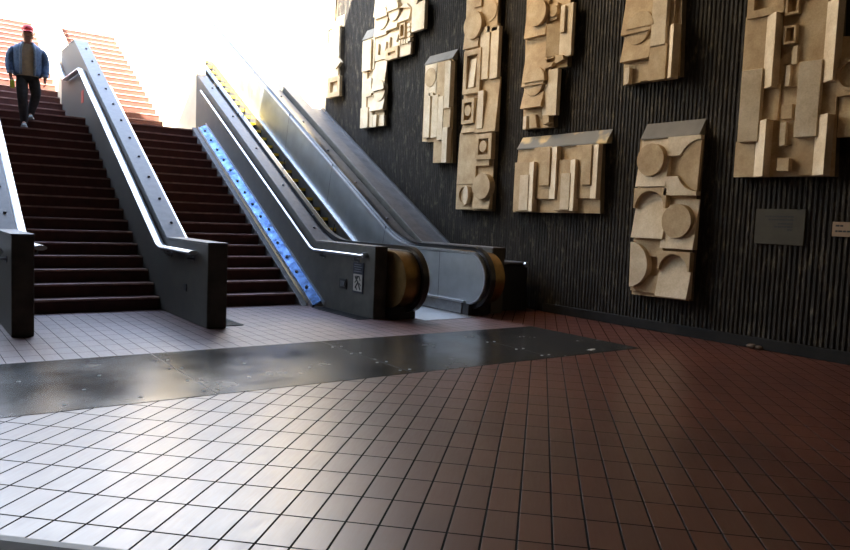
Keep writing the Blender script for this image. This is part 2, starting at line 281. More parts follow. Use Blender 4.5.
RELIEFS = {
 'six': [
  ('backing', 'P', [(7.086, 2.852), (6.066, 2.83), (6.075, 0.518), (7.074, 0.51)], 0),
  ('cap', 'R', (7.053, 2.844, 6.066, 2.83), (0, 0, 0, 0)),
  ('cell', 'C', (7.054, 2.825, 6.508, 2.13), 'disc'),
  ('cell', 'C', (6.548, 2.832, 6.012, 1.998), 'halfR'),
  ('cell', 'C', (7.066, 2.11, 6.496, 1.372), 'arch'),
  ('cell', 'C', (6.556, 1.948, 5.996, 1.243), 'disc'),
  ('cell', 'C', (7.059, 1.367, 6.527, 0.57), 'halfL'),
  ('cell', 'C', (6.576, 1.203, 6.042, 0.545), 'arch'),
 ],
 'wide': [
  ('backing', 'P', [(9.742, 2.836), (7.83, 2.818), (7.779, 1.723), (9.801, 1.715)], 0),
  ('cap', 'R', (9.742, 2.843, 7.702, 2.826), (0, 0, 0, 0)),
  ('raised_block', 'R', (9.748, 2.596, 9.371, 1.73), (0.06, 0.06, 0.06, 0.06)),
  ('slanted_block', 'R', (9.422, 2.589, 9.204, 1.731), (0.045, 0.12, 0.12, 0.045)),
  ('bar', 'R', (9.575, 2.369, 9.352, 1.75), (0.085, 0.085, 0.085, 0.085)),
  ('raised_block', 'R', (9.284, 2.834, 8.881, 1.948), (0.05, 0.05, 0.05, 0.05)),
  ('slanted_block', 'R', (8.941, 2.821, 8.694, 1.947), (0.03, 0.1, 0.1, 0.03)),
  ('front_bar', 'R', (9.087, 2.813, 8.864, 2.176), (0.085, 0.085, 0.085, 0.085)),
  ('raised_block', 'R', (8.738, 2.597, 8.399, 1.752), (0.06, 0.06, 0.06, 0.06)),
  ('slanted_block', 'R', (8.45, 2.589, 8.251, 1.753), (0.045, 0.12, 0.12, 0.045)),
  ('bar', 'R', (8.583, 2.372, 8.382, 1.771), (0.085, 0.085, 0.085, 0.085)),
  ('raised_block', 'R', (8.331, 2.82, 7.967, 1.956), (0.05, 0.05, 0.05, 0.05)),
  ('slanted_block', 'R', (8.027, 2.808, 7.802, 1.955), (0.03, 0.1, 0.1, 0.03)),
  ('front_bar', 'R', (8.156, 2.801, 7.953, 2.174), (0.085, 0.085, 0.085, 0.085)),
 ],
 'upper': [
  ('backing', 'P', [(7.525, 5.166), (6.522, 4.95), (6.469, 3.695), (7.474, 3.686)], 0),
  ('raised_block', 'R', (7.479, 5.113, 6.935, 4.408), (0.02, 0.02, 0.12, 0.12)),
  ('raised_block', 'R', (7.468, 4.486, 6.945, 4.01), (0.02, 0.02, 0.12, 0.12)),
  ('half_disc', 'H', (7.136, 4.473, 0.245), (0.13, 'top')),
  ('half_disc', 'H', (7.198, 4.452, 0.21), (0.09, 'bot')),
  ('bar', 'R', (6.926, 4.978, 6.674, 4.135), (0.12, 0.12, 0.12, 0.12)),
  ('raised_block', 'R', (6.789, 4.962, 6.588, 4.412), (0.05, 0.05, 0.05, 0.05)),
  ('raised_block', 'R', (6.932, 4.164, 6.638, 3.664), (0.12, 0.12, 0.12, 0.12)),
  ('slanted_block', 'R', (6.714, 4.414, 6.504, 3.66), (0.02, 0.17, 0.17, 0.02)),
  ('bar', 'R', (7.4, 3.924, 7.307, 3.681), (0.08, 0.08, 0.08, 0.08)),
  ('raised_block', 'R', (7.141, 3.953, 6.958, 3.695), (0.05, 0.05, 0.05, 0.05)),
 ],
 'tall': [
  ('backing', 'P', [(11.432, 6.041), (10.522, 5.835), (10.392, 3.218), (10.393, 1.719), (11.451, 1.739), (11.434, 3.244), (11.368, 3.291)], 0),
  ('raised_block', 'R', (11.35, 5.585, 10.904, 4.828), (0.03, 0.03, 0.1, 0.1)),
  ('disc', 'D', (11.04, 5.236, 0.264), (0.14, 0)),
  ('raised_block', 'P', [(11.314, 5.849), (10.878, 5.754), (10.894, 5.573), (11.102, 5.586), (11.303, 5.696)], 0.07),
  ('disc_block', 'R', (10.929, 5.81, 10.451, 5.183), (0.03, 0.03, 0.03, 0.03)),
  ('disc', 'D', (10.655, 5.437, 0.192), (0.045, 0)),
  ('frame', 'R', (11.311, 4.79, 10.794, 3.958), (0.1, 0.1, 0.1, 0.1)),
  ('bar', 'R', (11.228, 4.623, 10.947, 4.074), (0.02, 0.07, 0.12, 0.06)),
  ('bar', 'R', (10.852, 5.157, 10.591, 4.188), (0.08, 0.08, 0.08, 0.08)),
  ('bar', 'R', (10.545, 5.108, 10.332, 4.168), (0.08, 0.08, 0.08, 0.08)),
  ('raised_block', 'R', (10.674, 5.168, 10.384, 5.035), (0.08, 0.08, 0.08, 0.08)),
  ('raised_block', 'R', (10.894, 4.193, 10.294, 3.196), (0.02, 0.02, 0.1, 0.1)),
  ('bar', 'R', (10.819, 3.978, 10.651, 3.273), (0.11, 0.11, 0.11, 0.11)),
  ('frame', 'R', (11.306, 3.872, 10.932, 3.392), (0.1, 0.1, 0.1, 0.1)),
  ('disc', 'D', (11.134, 3.647, 0.101), (0.09, 0)),
  ('raised_block', 'R', (11.335, 3.41, 10.857, 3.227), (0.02, 0.02, 0.08, 0.08)),
  ('raised_block', 'R', (10.882, 3.389, 10.342, 3.217), (0.02, 0.02, 0.09, 0.09)),
  ('raised_block', 'R', (11.428, 3.24, 10.858, 2.234), (0.02, 0.03, 0.05, 0.05)),
  ('frame', 'R', (10.838, 3.167, 10.374, 2.685), (0.1, 0.1, 0.1, 0.1)),
  ('disc', 'D', (10.616, 2.932, 0.106), (0.1, 0)),
  ('raised_block', 'R', (10.838, 2.679, 10.449, 2.57), (0.07, 0.07, 0.07, 0.07)),
  ('disc', 'D', (10.577, 2.182, 0.246), (0.13, 0)),
  ('raised_block', 'R', (10.885, 2.17, 10.382, 1.758), (0.02, 0.02, 0.09, 0.09)),
  ('ring', 'D', (11.162, 2.025, 0.199), (0.06, 0)),
  ('lens', 'D', (11.047, 2.021, 0.181), (0.12, 0)),
  ('raised_block', 'R', (11.448, 2.23, 10.91, 1.744), (0.03, 0.03, 0.03, 0.03)),
 ],
 'mid': [
  ('backing', 'P', [(9.722, 5.578), (8.668, 5.344), (8.657, 4.146), (8.919, 4.151), (8.903, 3.17), (9.65, 3.176)], 0),
  ('raised_block', 'R', (9.632, 5.478, 9.107, 4.731), (0.03, 0.03, 0.11, 0.11)),
  ('disc', 'D', (9.305, 5.118, 0.227), (0.15, 0)),
  ('raised_block', 'R', (9.623, 4.797, 9.128, 4.483), (0.03, 0.03, 0.03, 0.03)),
  ('raised_block', 'R', (9.618, 4.543, 9.075, 3.9), (0.04, 0.04, 0.13, 0.13)),
  ('raised_block', 'R', (9.617, 3.974, 9.113, 3.525), (0.02, 0.02, 0.13, 0.13)),
  ('half_disc', 'H', (9.29, 3.954, 0.252), (0.15, 'top')),
  ('half_disc', 'H', (9.341, 3.952, 0.229), (0.1, 'bot')),
  ('raised_block', 'R', (9.088, 5.225, 8.896, 4.946), (0.06, 0.06, 0.06, 0.06)),
  ('disc', 'D', (8.972, 5.091, 0.095), (0.09, 0)),
  ('raised_block', 'R', (9.078, 4.883, 8.784, 4.336), (0.11, 0.04, 0.04, 0.11)),
  ('bar', 'R', (8.811, 5.153, 8.54, 4.301), (0.06, 0.06, 0.06, 0.06)),
  ('bar', 'R', (8.779, 5.122, 8.684, 4.692), (0.1, 0.1, 0.1, 0.1)),
  ('raised_block', 'P', [(8.847, 4.345), (8.672, 4.317), (8.652, 4.242), (8.836, 4.197)], 0.11),
  ('raised_block', 'R', (9.133, 4.398, 8.912, 4.305), (0.02, 0.02, 0.09, 0.09)),
  ('raised_block', 'P', [(9.106, 4.261), (8.901, 4.231), (8.941, 4.173), (9.074, 4.15)], 0.09),
  ('bar', 'R', (9.144, 4.175, 8.984, 3.373), (0.05, 0.05, 0.05, 0.05)),
  ('bar', 'R', (9.011, 4.124, 8.789, 3.352), (0.08, 0.08, 0.08, 0.08)),
  ('bar', 'R', (9.575, 3.393, 9.49, 3.172), (0.08, 0.08, 0.08, 0.08)),
  ('raised_block', 'P', [(9.444, 3.419), (9.291, 3.405), (9.241, 3.179), (9.426, 3.181)], 0.06),
  ('raised_block', 'P', [(9.067, 3.368), (8.938, 3.363), (8.912, 3.24), (9.054, 3.199)], 0.1),
 ],
 'small': [
  ('backing', 'P', [(12.723, 4.744), (11.771, 4.737), (11.653, 2.67), (12.276, 2.694), (12.307, 3.123), (12.73, 3.159)], 0),
  ('cap', 'R', (12.715, 4.757, 11.749, 4.742), (0, 0, 0, 0)),
  ('raised_block', 'R', (12.644, 4.725, 12.228, 4.107), (0.05, 0.05, 0.05, 0.05)),
  ('disc', 'D', (12.452, 4.455, 0.194), (0.06, 0)),
  ('bar', 'R', (12.603, 4.132, 12.387, 3.217), (0.08, 0.08, 0.08, 0.08)),
  ('bar', 'R', (12.323, 4.066, 12.123, 3.2), (0.08, 0.08, 0.08, 0.08)),
  ('bar', 'R', (12.452, 4.129, 12.298, 4.059), (0.08, 0.08, 0.08, 0.08)),
  ('bar', 'R', (12.104, 4.017, 11.922, 3.138), (0.09, 0.09, 0.09, 0.09)),
  ('raised_block', 'R', (12.256, 4.726, 11.823, 3.991), (0.05, 0.05, 0.05, 0.05)),
  ('bar', 'R', (11.888, 4.681, 11.706, 3.756), (0.11, 0.11, 0.11, 0.11)),
  ('raised_block', 'R', (11.989, 3.788, 11.693, 3.367), (0.08, 0.08, 0.08, 0.08)),
  ('bar', 'R', (11.889, 3.379, 11.721, 2.673), (0.11, 0.11, 0.11, 0.11)),
  ('raised_block', 'R', (12.262, 3.247, 11.931, 2.687), (0.04, 0.04, 0.04, 0.04)),
 ],
 'cluster': [
  ('backing', 'P', [(14.848, 6.803), (12.876, 6.357), (12.822, 5.601), (13.266, 5.577), (13.28, 5.095), (14.268, 5.095), (14.337, 4.948), (14.245, 3.614), (15.275, 3.654), (15.315, 5.705), (14.817, 5.701)], 0),
  ('cap', 'R', (15.315, 5.705, 14.816, 5.695), (0, 0, 0, 0)),
  ('raised_block', 'R', (14.755, 6.684, 14.219, 6.118), (0.03, 0.03, 0.09, 0.09)),
  ('raised_block', 'R', (14.251, 6.572, 13.779, 6.085), (0.03, 0.03, 0.09, 0.09)),
  ('raised_block', 'R', (14.73, 6.085, 14.202, 5.64), (0.02, 0.02, 0.08, 0.08)),
  ('raised_block', 'R', (14.235, 6.123, 13.768, 5.714), (0.02, 0.02, 0.08, 0.08)),
  ('half_disc', 'H', (14.37, 6.028, 0.251), (0.13, 'top')),
  ('half_disc', 'H', (14.37, 6.028, 0.251), (0.09, 'bot')),
  ('half_disc', 'H', (13.893, 6.099, 0.223), (0.13, 'top')),
  ('half_disc', 'H', (13.893, 6.099, 0.223), (0.09, 'bot')),
  ('raised_block', 'R', (13.186, 6.08, 12.718, 5.496), (0.08, 0.08, 0.08, 0.08)),
  ('raised_block', 'R', (13.743, 6.079, 13.306, 5.803), (0.02, 0.02, 0.08, 0.08)),
  ('raised_block', 'P', [(13.676, 6.114), (13.433, 6.171), (13.279, 6.032)], 0.08),
  ('disc', 'D', (13.015, 6.129, 0.075), (0.11, 0)),
  ('raised_block', 'R', (14.704, 5.645, 13.691, 5.112), (0.04, 0.04, 0.04, 0.04)),
  ('raised_block', 'P', [(14.546, 5.466), (14.47, 5.468), (14.486, 5.228)], 0.09),
  ('raised_block', 'P', [(14.352, 5.476), (14.155, 5.471), (14.193, 5.267), (14.247, 5.275)], 0.09),
  ('raised_block', 'P', [(14.091, 5.544), (13.998, 5.541), (14.013, 5.316)], 0.09),
  ('raised_block', 'P', [(13.874, 5.547), (13.671, 5.539), (13.736, 5.386)], 0.09),
  ('frame', 'R', (14.154, 5.301, 13.661, 5.037), (0.1, 0.1, 0.1, 0.1)),
  ('frame', 'R', (13.652, 5.769, 13.441, 5.44), (0.08, 0.08, 0.08, 0.08)),
  ('bar', 'R', (13.652, 5.404, 13.584, 5.3), (0.09, 0.09, 0.09, 0.09)),
  ('bar', 'R', (13.551, 5.398, 13.485, 5.297), (0.09, 0.09, 0.09, 0.09)),
  ('bar', 'R', (13.452, 5.392, 13.387, 5.294), (0.09, 0.09, 0.09, 0.09)),
  ('bar', 'R', (13.354, 5.386, 13.289, 5.291), (0.09, 0.09, 0.09, 0.09)),
  ('raised_block', 'R', (13.338, 5.708, 13.227, 5.633), (0.09, 0.09, 0.09, 0.09)),
  ('raised_block', 'R', (13.331, 5.604, 13.219, 5.531), (0.09, 0.09, 0.09, 0.09)),
  ('raised_block', 'R', (13.323, 5.501, 13.212, 5.428), (0.09, 0.09, 0.09, 0.09)),
  ('raised_block', 'R', (13.316, 5.398, 13.205, 5.325), (0.09, 0.09, 0.09, 0.09)),
  ('raised_block', 'R', (13.715, 5.307, 13.229, 5.052), (0.05, 0.05, 0.05, 0.05)),
  ('bar', 'R', (15.173, 5.633, 14.782, 4.93), (0.1, 0.1, 0.1, 0.1)),
  ('bar', 'R', (14.913, 5.656, 14.696, 4.949), (0.05, 0.05, 0.05, 0.05)),
  ('raised_block', 'R', (14.77, 5.095, 14.195, 4.388), (0.02, 0.02, 0.09, 0.09)),
  ('raised_block', 'R', (14.769, 4.439, 14.185, 3.969), (0.02, 0.02, 0.11, 0.11)),
  ('half_disc', 'H', (14.383, 4.411, 0.24), (0.13, 'top')),
  ('half_disc', 'H', (14.383, 4.411, 0.24), (0.09, 'bot')),
  ('bar', 'R', (15.188, 5.005, 15.001, 4.072), (0.05, 0.05, 0.05, 0.05)),
  ('raised_block', 'R', (14.981, 4.743, 14.733, 4.325), (0.09, 0.09, 0.09, 0.09)),
  ('raised_block', 'R', (15.168, 4.082, 14.826, 3.611), (0.1, 0.1, 0.1, 0.1)),
  ('bar', 'R', (14.912, 4.355, 14.685, 3.611), (0.06, 0.06, 0.06, 0.06)),
  ('raised_block', 'P', [(14.68, 3.892), (14.501, 3.882), (14.517, 3.604), (14.661, 3.609)], 0.06),
  ('raised_block', 'P', [(14.341, 3.852), (14.185, 3.847), (14.168, 3.607), (14.283, 3.601)], 0.06),
 ],
 'big': [
  ('backing', 'P', [(5.508, 4.707), (4.309, 4.434), (4.234, 2.222), (5.511, 2.246)], 0),
  ('frame', 'R', (5.453, 4.65, 4.96, 4.263), (0.1, 0.1, 0.1, 0.1)),
  ('raised_block', 'R', (5.422, 4.635, 5.063, 4.358), (0.03, 0.03, 0.03, 0.03)),
  ('raised_block', 'R', (5.484, 4.307, 5.188, 3.591), (0.06, 0.06, 0.06, 0.06)),
  ('slanted_block', 'R', (5.253, 4.267, 5.011, 3.348), (0.02, 0.17, 0.17, 0.02)),
  ('bar', 'R', (5.442, 3.606, 5.18, 2.689), (0.13, 0.1, 0.1, 0.13)),
  ('raised_block', 'R', (5.284, 3.39, 4.97, 2.945), (0.03, 0.03, 0.03, 0.03)),
  ('raised_block', 'R', (5.506, 2.704, 5.221, 2.236), (0.05, 0.05, 0.05, 0.05)),
  ('slanted_block', 'R', (5.272, 2.952, 5.039, 2.233), (0.02, 0.17, 0.17, 0.02)),
  ('frame', 'R', (4.945, 4.447, 4.769, 4.21), (0.1, 0.1, 0.1, 0.1)),
  ('frame', 'R', (4.928, 4.077, 4.77, 3.852), (0.12, 0.12, 0.12, 0.12)),
  ('bar', 'R', (4.811, 3.818, 4.747, 3.6), (0.1, 0.1, 0.1, 0.1)),
  ('raised_block', 'R', (4.953, 3.854, 4.832, 3.624), (0.03, 0.03, 0.03, 0.03)),
  ('bar', 'R', (4.878, 3.597, 4.816, 3.341), (0.1, 0.1, 0.1, 0.1)),
  ('raised_block', 'R', (4.858, 3.6, 4.715, 3.339), (0.06, 0.06, 0.06, 0.06)),
  ('raised_block', 'R', (4.876, 3.111, 4.741, 2.934), (0.13, 0.13, 0.13, 0.13)),
  ('bar', 'R', (4.893, 2.897, 4.817, 2.611), (0.1, 0.1, 0.1, 0.1)),
  ('raised_block', 'R', (4.867, 2.9, 4.742, 2.623), (0.05, 0.05, 0.05, 0.05)),
  ('raised_block', 'R', (4.881, 2.453, 4.73, 2.29), (0.13, 0.13, 0.13, 0.13)),
  ('raised_block', 'R', (4.762, 4.34, 4.441, 3.587), (0.06, 0.06, 0.06, 0.06)),
  ('slanted_block', 'R', (4.512, 4.282, 4.269, 3.334), (0.02, 0.17, 0.17, 0.02)),
  ('bar', 'R', (4.7, 3.608, 4.44, 2.7), (0.13, 0.1, 0.1, 0.13)),
  ('raised_block', 'R', (4.534, 3.364, 4.268, 2.949), (0.03, 0.03, 0.03, 0.03)),
  ('raised_block', 'R', (4.749, 2.712, 4.478, 2.24), (0.05, 0.05, 0.05, 0.05)),
  ('slanted_block', 'R', (4.524, 2.954, 4.289, 2.234), (0.02, 0.17, 0.17, 0.02)),
 ],
 'edge': [
  ('backing', 'P', [(4.294, 3.866), (3.797, 3.779), (3.729, 2.7), (4.238, 2.715)], 0),
  ('raised_block', 'R', (4.255, 3.602, 3.76, 3.151), (0.06, 0.06, 0.06, 0.06)),
  ('ring', 'D', (4.086, 3.39, 0.192), (0.1, 0)),
  ('raised_block', 'R', (4.229, 2.976, 3.729, 2.676), (0.04, 0.04, 0.04, 0.04)),
 ],
 'far': [
  ('backing', 'P', [(16.999, 6.255), (16.458, 6.254), (16.364, 4.543), (17.124, 4.552)], 0),
  ('cap', 'R', (16.999, 6.255, 16.427, 6.249), (0, 0, 0, 0)),
  ('raised_block', 'R', (16.904, 6.204, 16.406, 4.985), (0.05, 0.05, 0.05, 0.05)),
  ('raised_block', 'P', [(16.545, 5.568), (16.253, 5.327), (16.489, 5.189)], 0.08),
  ('frame', 'R', (16.876, 5.008, 16.27, 4.507), (0.08, 0.08, 0.08, 0.08)),
 ],
 'top': [
  ('backing', 'P', [(17.091, 7.325), (16.834, 7.266), (16.789, 6.266), (17.022, 6.284)], 0),
  ('raised_block', 'R', (16.974, 7.236, 16.762, 6.25), (0.06, 0.06, 0.06, 0.06)),
 ],
}

# ------------------------------------------------------------------ the setting
XW = 9.15
mb = MB(); mb.add([(-3,-5,0),(9.3,-5,0),(9.3,5.75,0),(-3,5.75,0)], [(0,1,2,3)]); 
mb.add([(7.60,5.75,0),(9.3,5.75,0),(9.3,12,0),(7.60,12,0)], [(0,1,2,3)])
struct('floor', mb, M['tile45'])
mb = MB(); mb.add([(-3,7.70,0),(7.60,7.70,0),(7.60,12,0),(-3,12,0)], [(0,1,2,3)])
struct('floor.001', mb, M['tile0'])
# dark slabs let into the floor, with pale joints and fixing heads
JX = [-3, .163, 2.127, 4.10, 6.07, 7.60]
for x0, x1 in zip(JX[:-1], JX[1:]):
    mb = MB(); mb.box((x0+.006, 5.748, -.05), (x1-.006, 7.702, .003)); o = struct('trim_1', mb, M['slate'])
mb = MB()
for x in JX[1:-1]: mb.box((x-.006, 5.75, -.05), (x+.006, 7.70, .001))
struct('trim_2', mb, M['joint'])
mb = MB()
for x in JX[1:-1]:
    for y in (5.90, 6.33, 6.86, 7.29):
        for s in (-.06, .055): mb.prism([(x+s+.016*math.cos(k*math.pi/4), y+.016*math.sin(k*math.pi/4)) for k in range(8)], 'z', .001, .006)
for x, y in ((.82,6.87),(1.23,6.36),(1.45,6.85),(1.01,5.92),(1.56,5.91),(2.8,6.84),(3.3,6.4),(5.2,6.9)):
    mb.prism([(x+.016*math.cos(k*math.pi/4), y+.016*math.sin(k*math.pi/4)) for k in range(8)], 'z', .001, .006)
struct('trim_3', mb, M['paper'])
# edge strip and dark mat corner at the lower left (runs with the diagonal tiles)
c2 = math.sqrt(.5)
def UV(u, v): return (c2*(u+v), c2*(v-u))
mb = MB(); q = [UV(-3.3,2.862), UV(.2,2.862), UV(.2,2.800), UV(-3.3,2.800)]
mb.prism(q, 'z', .0005, .004); struct('trim_4', mb, M['joint'])
mb = MB(); q = [UV(-3.3,2.800), UV(.2,2.800), UV(.2,2.0), UV(-3.3,2.0)]
mb.prism(q, 'z', .0005, .012); struct('trim_5', mb, M['base'])

# ribbed right-hand wall
mb = MB(); pr = []; y = -5.0; pitch = .066
while y < YW:
    pr += [(XW+.014, y), (XW+.014, y+pitch*.25), (XW, y+pitch*.45), (XW, y+pitch*.80)]; y += pitch
n = len(pr); ztop = 9.2
mb.add([(x,y,0) for x,y in pr]+[(x,y,ztop) for x,y in pr], [(i, i+1, n+i+1, n+i) for i in range(n-1)])
mb.box((XW+.02,-5,0), (XW+.4,YW,ztop))
struct('wall_right', mb, M['rib'])
mb = MB(); mb.box((XW-.05,-5,0), (XW,8.98,.15)); struct('baseboard_right', mb, M['base'], bevel=.006)
mb = MB(); mb.box((-3.3,-5,0), (-3,11.2,9.2)); struct('wall_left', mb, M['dark_wall'])
mb = MB(); mb.box((-3.3,11.2,0), (-3,CE[1],9.0)); struct('wall_left.001', mb, M['dark_wall'])  # unseen; added to keep side sun off the lower stairs
mb = MB(); mb.box((XW+.0,YW+.01,0), (XW+.4,27,8.2)); struct('wall_right.001', mb, M['pale'])  # ribbed wall going on in full sun, its brightness put into the colour
mb = MB(); mb.box((-3,-5.3,0), (9.15,-5,9.2)); struct('wall_front', mb, M['dark_wall'])
mb = MB(); mb.prism([(11.15,0),(11.15,.25),(16.6,3.4),(18.5,3.4),(24.2,6.7),(24.2,0)], 'x', -3, 1.0); struct('wall_back', mb, M['dark_wall'])
# ceiling with a slanting outer edge
mb = MB(); e = [(-3.3,-5.3),(9.55,-5.3),(9.55,CE[3]),(CE[2],CE[3]),(CE[0],CE[1]),(-3.3,CE[1])]
mb.prism(e, 'z', 9.0, 9.5); struct('ceiling', mb, M['ceil'])

# ------------------------------------------------------------------ stairs
RISE, GO, Y0 = .1845, .3195, 11.15
NL = 18; ZL = NL*RISE; YU = 18.52; NU = 18
def flight(root, x0, x1):
    for base_y, base_z, n in ((Y0, 0, NL), (YU, ZL, NU)):
        for k in range(1, n+1):
            ya = base_y+(k-1)*GO; za = base_z+(k-1)*RISE
            yb = ya+GO+.04
            mb = MB(); mb.box((x0, ya, za-(.15 if k > 1 else 0)), (x1, yb, za+RISE))
            s = build('step', mb, M['riser'], root, origin=None)
            mb = MB(); mb.prism([(ya-.014, za+RISE+.002), (ya-.014, za+RISE-.020), (ya+.002, za+RISE-.030), (ya+.05, za+RISE-.012), (ya+.05, za+RISE+.002)], 'x', x0+.004, x1-.004)
            build('nosing', mb, M['nosing'], s)
    mb = MB(); mb.box((x0, Y0+NL*GO, ZL-.3), (x1, YU+.02, ZL)); build('landing', mb, M['riser'], root)
def wl(y): return y
st1 = empty('staircase', (2.23, Y0, 0), 'brown tiled stairs with the walking man on them', 'stairs', 'brown tiled stair flights')
flight(st1, 1.26, 3.20)
st2 = empty('staircase', (4.44, Y0, 0), 'brown tiled stairs beside the blue steel channel', 'stairs', 'brown tiled stair flights')
flight(st2, 3.46, 5.43)
mb = MB(); mb.add([], []); yy = 16.62
mb.prism([(10.86,0),(yy,S30*(yy-10.86)+.05),(yy,S30*(yy-10.86)-.5),(11.9,0)], 'x', 5.43, 5.53); build('stringer', mb, M['stringer'], st2, bevel=.006)

# steel channel lying along the stair edge against the escalator wall
ch = empty('bicycle_channel', (5.6, 10.7, 0), 'blue steel channel sloping beside the stairs along the escalator wall', 'channel')
def slope_box(x0, x1, lo, hi, y0, y1, zoff, th):   # strip whose left edge lies lo, right edge hi above the slope line
    f = lambda y, e: S30*(y-10.72)+e
    return [(x0,y0,f(y0,lo)-th),(x1,y0,f(y0,hi)-th),(x1,y0,f(y0,hi)),(x0,y0,f(y0,lo)),(x0,y1,f(y1,lo)-th),(x1,y1,f(y1,hi)-th),(x1,y1,f(y1,hi)),(x0,y1,f(y1,lo))]
mb = MB(); mb.hexa(slope_box(5.53,5.70,.02,.11,10.72,16.5,0,.03)); build('trough', mb, M['channel'], ch)
mb = MB(); mb.hexa(slope_box(5.525,5.54,.05,.05,10.72,16.5,0,.05)); build('rim', mb, M['steel'], ch)
mb = MB(); mb.hexa(slope_box(5.695,5.715,.15,.15,10.62,16.5,0,.06)); build('rim', mb, M['steel'], ch)
for i in range(14):
    y = 11.1+i*.40; z = S30*(y-10.72)+.072
    mb = MB(); mb.tube([(5.615,y+.006,z-.006),(5.615,y-.006,z+.012)], .028, 8); build('bolt', mb, M['stud'], ch)

# ------------------------------------------------------------------ low walls with handrails
def low_wall(name, label, x0, x1, yf, ys, ztop, zlow_y, yend, ycrest, studs=.62, ysp=19.3, rise=0):
    """x range, front y, y where the coping starts to climb, flat height"""
    r = empty(name, ((x0+x1)/2, yf, 0), label, 'parapet', 'dark parapets between the flights')
    def top(y):
        if y < ys: return ztop
        return ztop+S30*(min(y, ycrest)-ys)
    zc = top(ycrest)
    def low(y): return max(0, S30*(y-Y0)-.35)
    pr = [(yf,0),(yf,ztop-.02),(ys,ztop-.02),(ycrest,zc-.02)]
    if yend > ycrest+.01:
        yf2 = min(yend, ycrest+1.6); pr += [(yf2, zc-.02)]
        if yend > yf2+.01: pr += [(yend, zc-.02+S30*(yend-yf2))]
    ysplit = min(yend, ysp)
    full = pr; pr = [q for q in full if q[0] <= ysplit]
    def ztop_at(y):
        for (a, za), (b_, zb) in zip(full[1:-1], full[2:]):
            if a <= y <= b_: return za+(zb-za)*(y-a)/(b_-a)
        return full[-1][1]
    if pr[-1][0] < ysplit: pr.append((ysplit, ztop_at(ysplit)))
    pr += [(ysplit, 2.6),(16.6,2.6),(12.0,0)]
    mb = MB(); mb.prism(pr, 'x', x0, x1); build('parapet_body', mb, M['dark_wall'], r, bevel=.012)
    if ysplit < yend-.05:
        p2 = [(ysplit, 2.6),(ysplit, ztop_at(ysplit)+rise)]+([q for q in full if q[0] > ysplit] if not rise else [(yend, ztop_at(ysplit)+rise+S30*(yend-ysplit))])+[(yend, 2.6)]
        mb = MB(); mb.prism(p2, 'x', x0, x1); build('upper_body', mb, M['pale'], r, bevel=.012)  # upper end of the same dark parapet, sunlight put into its colour
    mb = MB(); cp = [(yf-.005,ztop-.02),(ys,ztop-.02),(ycrest,zc-.02)]
    if yend > ycrest+.01:
        cp += [(min(ysp, yf2), zc-.02)]
    mb.band([(a,b) for a,b in cp], [(a,b+.022) for a,b in cp], 'x', x0-.006, x1+.006, smooth=False, closed=False)
    build('coping', mb, M['ledge'], r, bevel=.004)
    if studs:
        y = ys+.35
        while y < ycrest-.2:
            z = top(y); mb = MB(); xm = x0+.62*(x1-x0)
            mb.ball((xm, y, z+.01), (.024,.024,.02), 8, 5); build('stud', mb, M['stud'], r); y += studs
    return r
def rail(root, x, pts, rad, wallx, brackets, mat='steel', n=14):
    mb = MB(); mb.tube([(x,y,z) for y,z in pts], [rad]*len(pts), n); h = build('handrail', mb, M[mat], root)
    if isinstance(rad, tuple): rad = rad[1]
    for (y, z) in brackets:
        mb = MB(); mb.tube([(x,y,z-rad*.8),(x,y,z-rad-.05),(wallx,y,z-rad-.06)], .014, 8)
        mb.tube([(wallx,y,z-rad-.06),(wallx+(.012 if x > wallx else -.012),y,z-rad-.06)], .035, 10)
        build('bracket', mb, M['steel_dark'], h)
    return h
def rz(y): return .95+max(0, S30*(y-10.82))
wA = low_wall('stair_parapet', 'dark parapet in the middle between the two brown staircases', 3.20, 3.46, 9.08, 10.82, 1.10, 0, 25.5, 17.8)
yl, yu = 17.0, 18.5
pts = [(9.40,.955),(10.75,.955),(10.9,1.0)]+[(y, rz(y)) for y in (11.5,13,15,16.6)]+[(16.7,rz(16.65)),(18.35,rz(16.65)),(18.5,rz(16.65)+.06),(20.5,rz(16.65)+.06+S30*2),(24.5,rz(16.65)+.06+S30*6)]
rail(wA, 3.115, pts, (.062,.030), 3.20, [(9.62,.955),(10.6,.955),(12.4,rz(12.4)),(14.6,rz(14.6)),(16.6,rz(16.6))])
pts2 = [(9.40,.955),(10.75,.955),(10.9,1.0)]+[(y, rz(y)) for y in (11.5,13,15,16.0)]
rail(wA, 3.545, pts2, .026, 3.46, [(9.62,.955),(10.6,.955),(12.4,rz(12.4)),(14.6,rz(14.6)),(15.9,rz(15.9))])
mb = MB(); mb.box((3.188,9.89,.40),(3.2,9.99,.50)); build('cover_plate', mb, M['black'], wA, bevel=.004)

wB = low_wall('stair_parapet', 'dark parapet cut by the left frame edge, left of the walking man\'s stairs', 1.03, 1.26, 9.22, 10.82, 1.16, 0, 25.5, 17.8)
pts = [(9.36,1.0),(10.72,1.0),(10.88,1.05)]+[(y, rz(y)+.05) for y in (11.5,13,15,16.6)]+[(16.7,rz(16.65)+.05),(18.35,rz(16.65)+.05),(18.5,rz(16.65)+.11),(24.5,rz(16.65)+.06+S30*6)]
rail(wB, 1.345, pts, (.066,.030), 1.26, [(9.6,1.0),(10.5,1.0),(12.6,rz(12.6)+.05),(15,rz(15)+.05)])
rail(wB, .93, [(9.4,.95),(10.72,.95),(10.88,1.0),(14,rz(14)),(17,rz(17))], .036, 1.03, [(9.6,.95),(10.5,.95),(13,rz(13))])

